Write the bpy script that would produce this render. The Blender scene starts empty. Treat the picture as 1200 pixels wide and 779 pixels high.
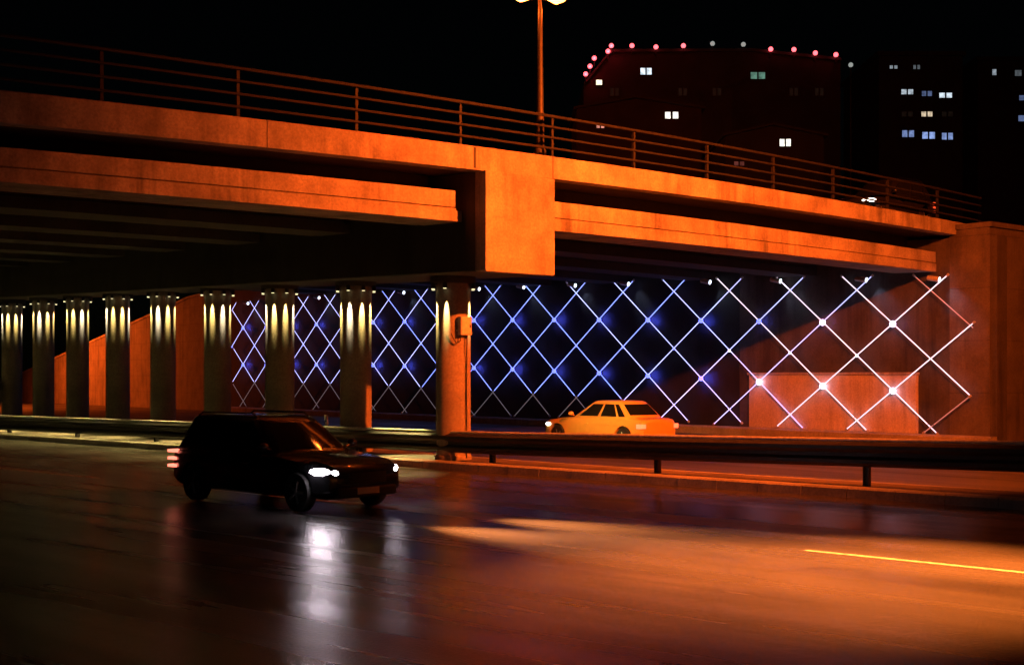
import bpy, bmesh, math, random
from mathutils import Vector, Matrix
random.seed(7)
R = math.radians
S = bpy.context.scene
COL = S.collection

# ------------------------------------------------------------------ camera, sky, moon, exposure
cam = bpy.data.cameras.new("camera")
cam.lens = 45.0
cam.sensor_width = 36.0
cam.shift_y = 50.5 / 1200
cam.clip_start = 0.1
cam.clip_end = 3000
camo = bpy.data.objects.new("camera", cam)
camo.location = (0, 0, 2.4)
camo.rotation_euler = (R(90), 0, 0)
COL.objects.link(camo)
S.camera = camo

W = bpy.data.worlds.new("World")
S.world = W
W.use_nodes = True
wn = W.node_tree.nodes
sky = wn.new("ShaderNodeTexSky")
sky.sky_type = 'NISHITA'
sky.sun_disc = False
sky.sun_elevation = R(12)
sky.sun_rotation = R(200)
wn["Background"].inputs[1].default_value = 0.00012
W.node_tree.links.new(sky.outputs[0], wn["Background"].inputs[0])

moon = bpy.data.lights.new("moon", 'SUN')
moon.energy = 0.002
moon.angle = R(0.5)
moon.color = (0.8, 0.88, 1.0)
mo = bpy.data.objects.new("moon", moon)
mo.rotation_euler = (R(78), 0, R(-20))
COL.objects.link(mo)

S.view_settings.view_transform = 'Standard'
S.view_settings.look = 'None'
S.view_settings.exposure = 0.0
S.view_settings.gamma = 1.0
S.view_settings.use_curve_mapping = False
S.cycles.use_denoising = True
S.cycles.max_bounces = 6
S.cycles.diffuse_bounces = 2
S.cycles.glossy_bounces = 3
S.cycles.sample_clamp_indirect = 3.0
S.cycles.use_light_tree = True

SODIUM = (1.0, 0.112, 0.009)

# ------------------------------------------------------------------ helpers
class MB:
    def __init__(self):
        self.v, self.f = [], []

    def add(self, vs, fs):
        o = len(self.v)
        self.v += [tuple(p) for p in vs]
        self.f += [tuple(i + o for i in f) for f in fs]

    def box(self, F, a0, a1, b0, b1, c0, c1):
        vs = [F(a, b, c) for c in (c0, c1) for a, b in ((a0, b0), (a1, b0), (a1, b1), (a0, b1))]
        self.add(vs, [(3, 2, 1, 0), (4, 5, 6, 7), (0, 1, 5, 4), (1, 2, 6, 5), (2, 3, 7, 6), (3, 0, 4, 7)])
        return self

    def loft(self, loops, cap=True):
        n = len(loops[0])
        vs = [p for l in loops for p in l]
        fs = []
        for k in range(len(loops) - 1):
            for i in range(n):
                j = (i + 1) % n
                fs.append((k * n + i, k * n + j, (k + 1) * n + j, (k + 1) * n + i))
        if cap:
            fs.append(tuple(range(n - 1, -1, -1)))
            fs.append(tuple((len(loops) - 1) * n + i for i in range(n)))
        self.add(vs, fs)
        return self

    def tube(self, p, q, r, n=8, r2=None):
        p, q = Vector(p), Vector(q)
        d = (q - p).normalized()
        up = Vector((0, 0, 1)) if abs(d.z) < 0.95 else Vector((1, 0, 0))
        a = d.cross(up).normalized()
        b = d.cross(a)
        r2 = r if r2 is None else r2
        ls = [[c + a * (rr * math.cos(2 * math.pi * i / n)) + b * (rr * math.sin(2 * math.pi * i / n)) for i in range(n)]
              for c, rr in ((p, r), (q, r2))]
        return self.loft(ls)

    def path(self, pts, r, n=6):
        for p, q in zip(pts[:-1], pts[1:]):
            self.tube(p, q, r, n)
        return self

    def lathe(self, prof, c=(0, 0, 0), n=24, axis='z'):
        ls = []
        for r, h in prof:
            l = []
            for i in range(n):
                a = 2 * math.pi * i / n
                x, y = r * math.cos(a), r * math.sin(a)
                p = (x, y, h) if axis == 'z' else (x, h, y)
                l.append((p[0] + c[0], p[1] + c[1], p[2] + c[2]))
            ls.append(l)
        return self.loft(ls)

    def sphere(self, c, r, n=12, m=8, sz=1.0):
        prof = [(max(1e-4, r * math.sin(math.pi * k / m)), -r * sz * math.cos(math.pi * k / m)) for k in range(m + 1)]
        return self.lathe(prof, c, n)

    def quad(self, a, b, c, d):
        self.add([a, b, c, d], [(0, 1, 2, 3)])
        return self

    def build(self, name, mat, parent=None, local=False, smooth=False, bevel=0.0, rel=True):
        me = bpy.data.meshes.new(name)
        off = Vector((0, 0, 0))
        p = parent
        if not local:
            while p is not None:
                off += p.location
                p = p.parent
        me.from_pydata([(v[0] - off.x, v[1] - off.y, v[2] - off.z) for v in self.v], [], self.f)
        bm = bmesh.new()
        bm.from_mesh(me)
        bmesh.ops.recalc_face_normals(bm, faces=bm.faces)
        bm.to_mesh(me)
        bm.free()
        me.materials.append(mat)
        if smooth:
            for pl in me.polygons:
                pl.use_smooth = True
            me.set_sharp_from_angle(angle=R(38))
        o = bpy.data.objects.new(name, me)
        COL.objects.link(o)
        if parent is not None:
            o.parent = parent
        if bevel:
            b = o.modifiers.new("soft_edges", 'BEVEL')
            b.width = bevel
            b.segments = 2
            b.limit_method = 'ANGLE'
        return o


def tag(o, label=None, cat=None, group=None, kind=None):
    if label: o["label"] = label
    if cat: o["category"] = cat
    if group: o["group"] = group
    if kind: o["kind"] = kind
    return o


def thing(name, loc, label, cat, group=None, rz=0.0):
    o = bpy.data.objects.new(name, None)
    o.empty_display_size = 0.3
    o.location = loc
    o.rotation_euler = (0, 0, rz)
    COL.objects.link(o)
    return tag(o, label, cat, group)


def lamp(name, kind, loc, energy, color, parent=None, aim=None, size=60, blend=0.6, soft=0.05):
    l = bpy.data.lights.new(name, kind)
    l.energy = energy
    l.color = color
    l.shadow_soft_size = soft
    if kind == 'SPOT':
        l.spot_size = R(size)
        l.spot_blend = blend
    o = bpy.data.objects.new(name, l)
    o.location = loc
    if aim is not None:
        o.rotation_euler = (Vector(aim) - Vector(loc)).to_track_quat('-Z', 'Y').to_euler()
    COL.objects.link(o)
    if parent is not None:
        o.parent = parent
        p, off = parent, Vector((0, 0, 0))
        if parent.rotation_euler.z == 0:
            while p is not None:
                off += p.location
                p = p.parent
            o.location = Vector(loc) - off
    return o


# ------------------------------------------------------------------ materials
def newmat(name):
    m = bpy.data.materials.new(name)
    m.use_nodes = True
    nt = m.node_tree
    return m, nt, nt.nodes["Principled BSDF"]


def plain(name, col, rough=0.5, metal=0.0, noise=0.12, scale=6.0, coat=0.0, bump=0.0):
    m, nt, b = newmat(name)
    n = nt.nodes.new("ShaderNodeTexNoise")
    n.inputs["Scale"].default_value = scale
    n.inputs["Detail"].default_value = 6
    tc = nt.nodes.new("ShaderNodeTexCoord")
    nt.links.new(tc.outputs["Object"], n.inputs["Vector"])
    r = nt.nodes.new("ShaderNodeValToRGB")
    r.color_ramp.elements[0].position = 0.3
    r.color_ramp.elements[1].position = 0.7
    r.color_ramp.elements[0].color = (*[c * (1 - noise) for c in col], 1)
    r.color_ramp.elements[1].color = (*[min(1, c * (1 + noise)) for c in col], 1)
    nt.links.new(n.outputs["Fac"], r.inputs[0])
    nt.links.new(r.outputs[0], b.inputs["Base Color"])
    b.inputs["Roughness"].default_value = rough
    b.inputs["Metallic"].default_value = metal
    b.inputs["Coat Weight"].default_value = coat
    if bump:
        bp = nt.nodes.new("ShaderNodeBump")
        bp.inputs["Strength"].default_value = bump
        bp.inputs["Distance"].default_value = 0.02
        nt.links.new(n.outputs["Fac"], bp.inputs["Height"])
        nt.links.new(bp.outputs[0], b.inputs["Normal"])
    return m


def glow(name, col, strength):
    m, nt, b = newmat(name)
    b.inputs["Base Color"].default_value = (0.6, 0.6, 0.6, 1)
    b.inputs["Emission Color"].default_value = (*col, 1)
    b.inputs["Emission Strength"].default_value = strength
    return m


def concrete(name, base, streak=0.45, fine=0.25, board=0.0, rough=0.8, bump=0.35):
    """Weathered cast concrete: cloudy tone, rain streaks running down, fine pores, shutter-board lines."""
    m, nt, b = newmat(name)
    L = nt.links.new
    tc = nt.nodes.new("ShaderNodeTexCoord")

    def noise(scale, vec, detail=6, rough_=0.6):
        mp = nt.nodes.new("ShaderNodeMapping")
        mp.inputs["Scale"].default_value = vec
        L(tc.outputs["Object"], mp.inputs[0])
        n = nt.nodes.new("ShaderNodeTexNoise")
        n.inputs["Scale"].default_value = scale
        n.inputs["Detail"].default_value = detail
        n.inputs["Roughness"].default_value = rough_
        L(mp.outputs[0], n.inputs["Vector"])
        return n.outputs["Fac"]

    def mr(x, lo, hi, a=0.3, c=0.7):
        q = nt.nodes.new("ShaderNodeMapRange")
        q.inputs["From Min"].default_value = a
        q.inputs["From Max"].default_value = c
        q.inputs["To Min"].default_value = lo
        q.inputs["To Max"].default_value = hi
        L(x, q.inputs["Value"])
        return q.outputs[0]

    def mul(x, y):
        q = nt.nodes.new("ShaderNodeMath")
        q.operation = 'MULTIPLY'
        L(x, q.inputs[0]); L(y, q.inputs[1])
        return q.outputs[0]

    cloud = mr(noise(0.9, (1, 1, 1)), 1 - fine, 1 + fine * 0.4)
    run = mr(noise(3.2, (1, 1, 0.07), 5), 1 - streak, 1.08, 0.32, 0.6)
    pore = mr(noise(17, (1, 1, 1), 4), 0.72, 1.10)
    mask = mr(noise(0.55, (1, 1, 0.5), 3), 0.0, 1.0, 0.4, 0.62)      # streaks come in patches
    lerp = nt.nodes.new("ShaderNodeMix")
    lerp.inputs["A"].default_value = 1.0
    L(mask, lerp.inputs["Factor"]); L(run, lerp.inputs["B"])
    fac = mul(mul(cloud, lerp.outputs["Result"]), pore)
    if board:
        mp = nt.nodes.new("ShaderNodeSeparateXYZ")
        L(tc.outputs["Object"], mp.inputs[0])
        w = nt.nodes.new("ShaderNodeMath"); w.operation = 'PINGPONG'
        w.inputs[1].default_value = board
        L(mp.outputs["Z"], w.inputs[0])
        fac = mul(fac, mr(w.outputs[0], 0.62, 1.0, 0.0, 0.025))
    mx = nt.nodes.new("ShaderNodeMix")
    mx.data_type = 'RGBA'
    mx.blend_type = 'MULTIPLY'
    mx.inputs["Factor"].default_value = 1
    mx.inputs["A"].default_value = (*base, 1)
    cb = nt.nodes.new("ShaderNodeCombineColor")
    for i in range(3):
        L(fac, cb.inputs[i])
    L(cb.outputs[0], mx.inputs["B"])
    L(mx.outputs["Result"], b.inputs["Base Color"])
    b.inputs["Roughness"].default_value = rough
    bp = nt.nodes.new("ShaderNodeBump")
    bp.inputs["Strength"].default_value = bump
    bp.inputs["Distance"].default_value = 0.02
    L(fac, bp.inputs["Height"])
    L(bp.outputs[0], b.inputs["Normal"])
    return m


def asphalt(name, base, ang, r0, r1):
    """Damp worn asphalt: polished wheel tracks running along the road, coarse stone bump, patches."""
    m, nt, b = newmat(name)
    L = nt.links.new
    tc = nt.nodes.new("ShaderNodeTexCoord")
    mp = nt.nodes.new("ShaderNodeMapping")
    mp.vector_type = 'POINT'
    mp.inputs["Rotation"].default_value = (0, 0, ang)
    L(tc.outputs["Object"], mp.inputs[0])

    def noise(scale, vec, detail=6):
        q = nt.nodes.new("ShaderNodeMapping")
        q.inputs["Scale"].default_value = vec
        L(mp.outputs[0], q.inputs[0])
        n = nt.nodes.new("ShaderNodeTexNoise")
        n.inputs["Scale"].default_value = scale
        n.inputs["Detail"].default_value = detail
        L(q.outputs[0], n.inputs["Vector"])
        return n.outputs["Fac"]

    def mr(x, lo, hi, a=0.3, c=0.7):
        q = nt.nodes.new("ShaderNodeMapRange")
        q.inputs["From Min"].default_value = a
        q.inputs["From Max"].default_value = c
        q.inputs["To Min"].default_value = lo
        q.inputs["To Max"].default_value = hi
        L(x, q.inputs["Value"])
        return q.outputs[0]

    vo = nt.nodes.new("ShaderNodeTexVoronoi")
    vo.feature = 'DISTANCE_TO_EDGE'
    vo.inputs["Scale"].default_value = 0.22
    dv = nt.nodes.new("ShaderNodeVectorMath"); dv.operation = 'ADD'
    wob = nt.nodes.new("ShaderNodeTexNoise"); wob.inputs["Scale"].default_value = 0.9; wob.inputs["Detail"].default_value = 5
    L(mp.outputs[0], wob.inputs["Vector"])
    sc_ = nt.nodes.new("ShaderNodeVectorMath"); sc_.operation = 'SCALE'; sc_.inputs["Scale"].default_value = 1.6
    L(wob.outputs["Color"], sc_.inputs[0])
    L(mp.outputs[0], dv.inputs[0]); L(sc_.outputs[0], dv.inputs[1]); L(dv.outputs[0], vo.inputs["Vector"])
    crack = mr(vo.outputs["Distance"], 0.7, 1.0, 0.0, 0.008)
    tracks = noise(1.1, (0.05, 1, 1), 4)
    patch = noise(0.5, (0.5, 1, 1), 5)
    stone = noise(30, (1, 1, 1), 4)
    mm = nt.nodes.new("ShaderNodeMath"); mm.operation = 'MULTIPLY'
    L(mr(tracks, 0.6, 1.4), mm.inputs[0]); L(mr(patch, 0.5, 1.35), mm.inputs[1])
    m1 = nt.nodes.new("ShaderNodeMath"); m1.operation = 'MULTIPLY'
    L(mm.outputs[0], m1.inputs[0]); L(crack, m1.inputs[1])
    m2 = nt.nodes.new("ShaderNodeMath"); m2.operation = 'MULTIPLY'
    L(m1.outputs[0], m2.inputs[0]); L(mr(stone, 0.5, 1.5), m2.inputs[1])
    vm = nt.nodes.new("ShaderNodeVectorMath"); vm.operation = 'SCALE'
    vm.inputs[0].default_value = base
    L(m2.outputs[0], vm.inputs["Scale"])
    L(vm.outputs[0], b.inputs["Base Color"])
    L(mr(tracks, r1, r0), b.inputs["Roughness"])
    bp = nt.nodes.new("ShaderNodeBump")
    bp.inputs["Strength"].default_value = 0.5
    bp.inputs["Distance"].default_value = 0.012
    L(stone, bp.inputs["Height"])
    L(bp.outputs[0], b.inputs["Normal"])
    return m


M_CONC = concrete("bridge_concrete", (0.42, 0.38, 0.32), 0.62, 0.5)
M_CONC_D = concrete("shade_dark_concrete", (0.04, 0.037, 0.034), 0.4, 0.3)  # same concrete with the shade under the bridge put into its colour
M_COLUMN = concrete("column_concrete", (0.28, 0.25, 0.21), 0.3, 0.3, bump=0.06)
M_ABUT = concrete("abutment_concrete", (0.13, 0.115, 0.10), 0.6, 0.4, board=0.9)
M_WALL = concrete("retaining_wall_concrete", (0.075, 0.068, 0.06), 0.6, 0.4)
M_WALL_D = concrete("shade_dark_wall", (0.014, 0.014, 0.016), 0.5, 0.4)  # shade put into the wall colour, so tube light barely shows
M_WING = concrete("wing_wall_concrete", (0.26, 0.23, 0.2), 0.6, 0.35, board=0.6)
M_PANEL = concrete("pale_render", (0.62, 0.54, 0.4), 0.35, 0.25)
M_KERB = concrete("kerb_concrete", (0.36, 0.34, 0.3), 0.3, 0.35)
M_MEDIAN = concrete("median_paving", (0.14, 0.125, 0.11), 0.0, 0.5)
ROADANG = math.atan2(0.67, 0.742)
M_ROAD = asphalt("damp_asphalt", (0.05, 0.048, 0.045), ROADANG, 0.12, 0.34)
M_ROAD2 = asphalt("underpass_asphalt", (0.05, 0.048, 0.045), R(50), 0.4, 0.6)
M_GROUND = plain("earth", (0.06, 0.055, 0.045), 0.95, noise=0.4, scale=0.6)
M_PAINT_LINE = plain("worn_road_paint", (0.20, 0.19, 0.17), 0.6, noise=0.55, scale=9)
M_STEEL = plain("galvanised_steel", (0.55, 0.55, 0.54), 0.42, 0.35, noise=0.25, scale=9)
M_DARKSTEEL = plain("dark_steel", (0.025, 0.025, 0.027), 0.45, 0.2, noise=0.3, scale=7)
M_RAILSTEEL = plain("weathered_railing_steel", (0.010, 0.011, 0.013), 0.7, 0.0, noise=0.3, scale=7)
M_POLE = plain("lamp_post_steel", (0.05, 0.046, 0.042), 0.55, 0.2, noise=0.2)
M_FIXTURE = plain("fixture_black", (0.03, 0.03, 0.03), 0.5)
M_BOX = plain("junction_box_paint", (0.55, 0.52, 0.46), 0.5, noise=0.2, scale=12)
M_CABLE = plain("cable_rubber", (0.03, 0.03, 0.03), 0.6)
M_BLACKPAINT = plain("black_car_paint", (0.006, 0.006, 0.007), 0.25, 0.0, noise=0.05, coat=0.5)
M_YELLOWPAINT = plain("yellow_car_paint", (0.75, 0.42, 0.08), 0.35, 0.0, noise=0.05, coat=0.4)
M_GREYPAINT = plain("dark_car_paint", (0.012, 0.012, 0.014), 0.35, 0.0, noise=0.05, coat=0.4)
M_GLASS = plain("dark_car_glass", (0.01, 0.011, 0.013), 0.06, 0.0, noise=0.05)
M_TYRE = plain("tyre_rubber", (0.015, 0.015, 0.015), 0.8)
M_RIM = plain("alloy_rim", (0.35, 0.35, 0.36), 0.35, 0.9)
M_PLASTIC = plain("black_plastic", (0.012, 0.012, 0.012), 0.55)
M_PLATE = plain("number_plate", (0.5, 0.5, 0.45), 0.5)
M_CHROME = plain("chrome", (0.6, 0.6, 0.6), 0.15, 1.0)
M_BUILD = plain("dark_render", (0.03, 0.028, 0.026), 0.85, noise=0.3, scale=0.4)
M_BUILD2 = plain("dark_brick", (0.035, 0.024, 0.02), 0.9, noise=0.3, scale=0.5)
M_ROOF = plain("roof_sheet", (0.03, 0.028, 0.028), 0.8)
M_LED = glow("led_blue_white", (0.20, 0.27, 1.0), 2.3)
M_LED_W = glow("led_white", (0.42, 0.44, 1.0), 2.0)
M_LED_P = glow("led_pink_white", (1.0, 0.78, 0.95), 1.6)
M_LED_DIM = glow("led_dim", (0.75, 0.62, 0.70), 0.15)
M_NODE_B = glow("node_blue", (0.13, 0.17, 1.0), 2.4)
M_NODE_P = glow("node_violet_white", (0.85, 0.62, 1.0), 4.0)
M_DOWN = glow("downlight_lens", (1.0, 0.86, 0.45), 2.5)
M_EAVE = glow("spotlight_lens", (0.75, 0.85, 1.0), 3.0)
M_SODIUM = glow("sodium_lens", (1.0, 0.30, 0.05), 12.0)
M_HEAD = glow("headlight_lens", (1.0, 0.84, 0.93), 60.0)
M_HEAD2 = glow("distant_headlight_lens", (1.0, 0.93, 0.8), 5.0)
M_TAIL = glow("tail_light_lens", (1.0, 0.10, 0.05), 2.2)
M_TAIL_HOT = glow("tail_light_core", (1.0, 0.20, 0.13), 2.4)
M_TAIL_DIM = glow("tail_light_dim", (1.0, 0.06, 0.02), 0.8)
M_RED = glow("red_lamp_glass", (1.0, 0.10, 0.12), 3.6)
M_WHITELAMP = glow("white_lamp_glass", (0.8, 0.9, 0.85), 0.35)

# ------------------------------------------------------------------ site frames
RD = Vector((0.742, -0.67))       # near road, heading right and towards the camera
RN = Vector((0.67, 0.742))        # across the near road, away from the camera
def road(s, n, z=0.0):
    p = RD * s + RN * n
    return Vector((p.x, p.y, z))

DP = Vector((-0.64, 0.768))       # along the bridge piers / walls, going away
BM = Vector((0.768, 0.64))        # along the bridge deck, going right and away
P0 = Vector((0.17, 31.7))
def br(t, u, z):                  # bridge frame: t along the deck, u in from the near face, deck tilts up 3 %
    p = P0 + BM * t + DP * u
    return Vector((p.x, p.y, z + 0.03 * u))

C0 = Vector((-1.55, 33.75))
W0 = Vector((0.0, 62.4))
def wal(t, off, z):               # wall frame: t along the wall, off behind (+) or in front (-) of the light lattice
    p = W0 + DP * t + BM * off
    return Vector((p.x, p.y, z))
def q2(c, t): return c[0] * t * t + c[1] * t + c[2]
PT = (-9.4859e-4, 8.484e-3, 7.9405)
PB = (-8.414e-4, 1.214e-2, 7.3716)
GT = (-7.82e-4, 5.17e-3, 6.9277)
GB = (-4.55e-4, 1.82e-3, 6.1668)
def zA(t):                        # height of the upper row of lattice nodes
    return 5.10 + 0.0285 * t - 0.00052 * t * t

# ------------------------------------------------------------------ ground, roads, median
m = MB(); m.quad((-900, -300, -0.012), (900, -300, -0.012), (900, 1500, -0.012), (-900, 1500, -0.012))
tag(m.build("ground", M_GROUND), kind="structure")
m = MB(); m.quad(road(-160, -8), road(60, -8), road(60, 23.6), road(-160, 23.6))
tag(m.build("road", M_ROAD), kind="structure")
m = MB(); m.quad(road(-160, 23.6, 0), road(20, 23.6, 0), wal(-45, 2, 0), wal(140, 2, 0))
tag(m.build("underpass_road", M_ROAD2), kind="structure")

def n_far(s):                     # far edge of the median in road n-coordinate
    # column row + 1.1 m, never closer than 1.3 m to the kerb
    best = None
    # row line: C0 + DP*k + BM*1.1
    a = C0 + BM * 1.1
    # solve road s for the point on the line
    den = DP.dot(RD)
    k = (s - a.dot(RD)) / den
    n = (a + DP * k).dot(RN)
    return max(24.7, n)
ss = [-70 + 3 * i for i in range(38)]
HK = 0.2
m = MB()
for a, b in zip(ss[:-1], ss[1:]):
    m.quad(road(a, 23.42, HK), road(b, 23.42, HK), road(b, n_far(b) - 0.2, HK), road(a, n_far(a) - 0.2, HK))
tag(m.build("median", M_MEDIAN), kind="structure")
m = MB()
a = -70.0
while a < 40:                     # kerb stones with open joints
    b = a + 1.0
    loop = lambda s, j=random.uniform(-0.006, 0.006): [road(s, 23.1 + j, 0.0), road(s, 23.12 + j, HK - 0.03), road(s, 23.16 + j, HK + 0.004), road(s, 23.42, HK + 0.004), road(s, 23.42, 0.0)]
    m.loft([loop(a + 0.008), loop(b - 0.008)])
    a = b
tag(m.build("kerb", M_KERB), kind="structure")
m = MB()
for a, b in zip(ss[:-1], ss[1:]):
    la = [road(a, n_far(a) - 0.2, 0), road(a, n_far(a) - 0.2, HK + .004), road(a, n_far(a), HK + .004), road(a, n_far(a), 0)]
    lb = [road(b, n_far(b) - 0.2, 0), road(b, n_far(b) - 0.2, HK + .004), road(b, n_far(b), HK + .004), road(b, n_far(b), 0)]
    m.loft([la, lb])
tag(m.build("kerb_back", M_KERB), kind="structure").name = "kerb"

# lane markings: dashes of the near carriageway and an edge line
for k in range(-7, 4):
    s0 = -8.8 + 12 * k
    m = MB(); m.quad(road(s0, 15.71, .004), road(s0 + 5.5, 15.71, .004), road(s0 + 5.5, 15.84, .004), road(s0, 15.84, .004))
    tag(m.build("lane_marking", M_PAINT_LINE), kind="structure")

# ------------------------------------------------------------------ overpass bridge
bridge = thing("overpass_bridge", (P0.x, P0.y, 0), "long concrete road overpass glowing orange along its near edge", "bridge")
TL, TR = -34.0, 22.5
def tstations(a, b, step=2.0):
    n = max(1, int(round((b - a) / step)))
    return [a + (b - a) * i / n for i in range(n + 1)]

# near edge parapet in cast lengths, with open joints
joints = [TL, -25.0, -16.0, -7.0, 1.13, 9.0, 16.0, TR]
for a, b in zip(joints[:-1], joints[1:]):
    m = MB(); ls = []
    for t in tstations(a + 0.012, b - 0.012):
        zt, zb = q2(PT, t), q2(PB, t)
        ls.append([br(t, 0, zb), br(t, -0.0, zb + 0.02), br(t, 0.0, zt - 0.03), br(t, 0.03, zt), br(t, 0.42, zt), br(t, 0.45, zt - .05), br(t, 0.45, zb)])
    m.loft(ls)
    m.build("parapet", M_CONC, bridge)
m = MB(); ls = []
for t in tstations(TL, TR):
    zb, zt = q2(PB, t) + 0.03, q2(PB, t) + 0.3
    ls.append([br(t, 0.45, zb), br(t, 0.45, zt), br(t, 43.0, zt), br(t, 43.0, zb)])
m.loft(ls)
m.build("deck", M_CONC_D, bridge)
m = MB(); ls = []
for t in tstations(TL, TR):
    zt, zb = q2(PT, t), q2(PB, t)
    ls.append([br(t, 43.0, zb), br(t, 43.0, zt), br(t, 43.45, zt), br(t, 43.45, zb)])
m.loft(ls)
m.build("parapet", M_CONC, bridge)
# girders: a slab of web set back under the overhang and a deep bottom flange
for gi in range(9):
    u0 = 0.8 + 5.1 * gi
    for a, b, skew in ((TL, -1.35, 1), (1.16, TR - 1.6, 0)):
        m = MB(); ls = []; wb = []
        for t in tstations(a, b):
            gt, gb, top = q2(GT, t), q2(GB, t), q2(PB, t) + 0.025
            mid = gb + 0.42 * (gt - gb)
            ls.append([br(t, u0 + .9, gt - .004), br(t, u0 + .02, gt - .004), br(t, u0 + .02, mid + 0.03), br(t, u0 + .07, mid + .012), br(t, u0, mid - 0.01), br(t, u0, gb),
                       br(t, u0 + 1.7, gb), br(t, u0 + 1.7, gt - .004)])
            wb.append([br(t, u0 + 1.15, top), br(t, u0 + 1.15, gt), br(t, u0 + 1.5, gt), br(t, u0 + 1.5, top)])
        m.loft(ls)
        if skew:                 # nib of the half joint at the pier
            t = -1.35
            m.box(br, t, t + 0.2, u0 + .02, u0 + 1.6, q2(GB, t) + .003, q2(GB, t) + 0.26)
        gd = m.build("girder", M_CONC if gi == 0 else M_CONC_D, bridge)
        m = MB(); m.loft(wb); m.build("web", M_CONC_D, gd)  # web colour carries the shade of the recess
# crosshead over the column row
m = MB()
ls = []
for u in (0.35, 8, 16, 24, 32, 43):
    z0 = 4.93 - 0.002 * u
    ls.append([br(-1.10, u, z0 + .03), br(-1.07, u, z0), br(1.10, u, z0), br(1.13, u, z0 + .03), br(1.13, u, 7.365), br(-1.10, u, 7.365)])
m.loft(ls)
ch = m.build("crosshead", M_CONC_D, bridge)  # body darkened in colour for the shade under the deck
m = MB()
m.loft([[br(a, u, z) for a, z in ((-1.10, 4.96), (-1.07, 4.93), (1.10, 4.93), (1.13, 4.96), (1.13, 7.365), (-1.10, 7.365))] for u in (-0.06, 0.347)])
m.build("lit_end_block", M_CONC, ch)  # lit end kept in the pale concrete, split from the darkened body
# expansion joint covers over the pier
m = MB(); m.box(br, -1.42, -1.36, -0.012, 0.0, q2(PB, -1.4) + .04, q2(PT, -1.4) - .04)
m.build("joint_cover", M_DARKSTEEL, bridge)

# abutment where the deck lands on the right
ab = thing("abutment", (16.0, 43.4, 0), "tall streaked reddish concrete abutment closing the right edge", "abutment")
def abf(a, b, z):
    p = Vector((15.95, 43.75)) + BM * a + DP * b
    return Vector((p.x, p.y, z))
m = MB(); m.loft([[abf(0.0, -0.4, z), abf(16, -0.4, z), abf(16, 1.1, z), abf(0.0, 1.1, z)] for z in (0, 7.45)])
m.build("wing_wall", M_ABUT, ab)
m = MB(); m.box(abf, -0.06, 16, -0.5, 0.9, 7.453, 7.62)
m.build("coping", M_ABUT, ab)
m = MB(); m.box(abf, 2.4, 4.2, 1.4, 44, 0, 7.2)
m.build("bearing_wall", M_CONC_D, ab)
# abutment off to the left, out of the picture
ab2 = thing("abutment", tuple(br(-34, 0, 0)), "plain concrete abutment at the near end of the overpass", "abutment")
m = MB(); m.box(br, -36.5, -34.05, -0.6, 44, 0, 6.6)
m.build("bearing_wall", M_CONC_D, ab2)
ab2.location.z = 0

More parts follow.
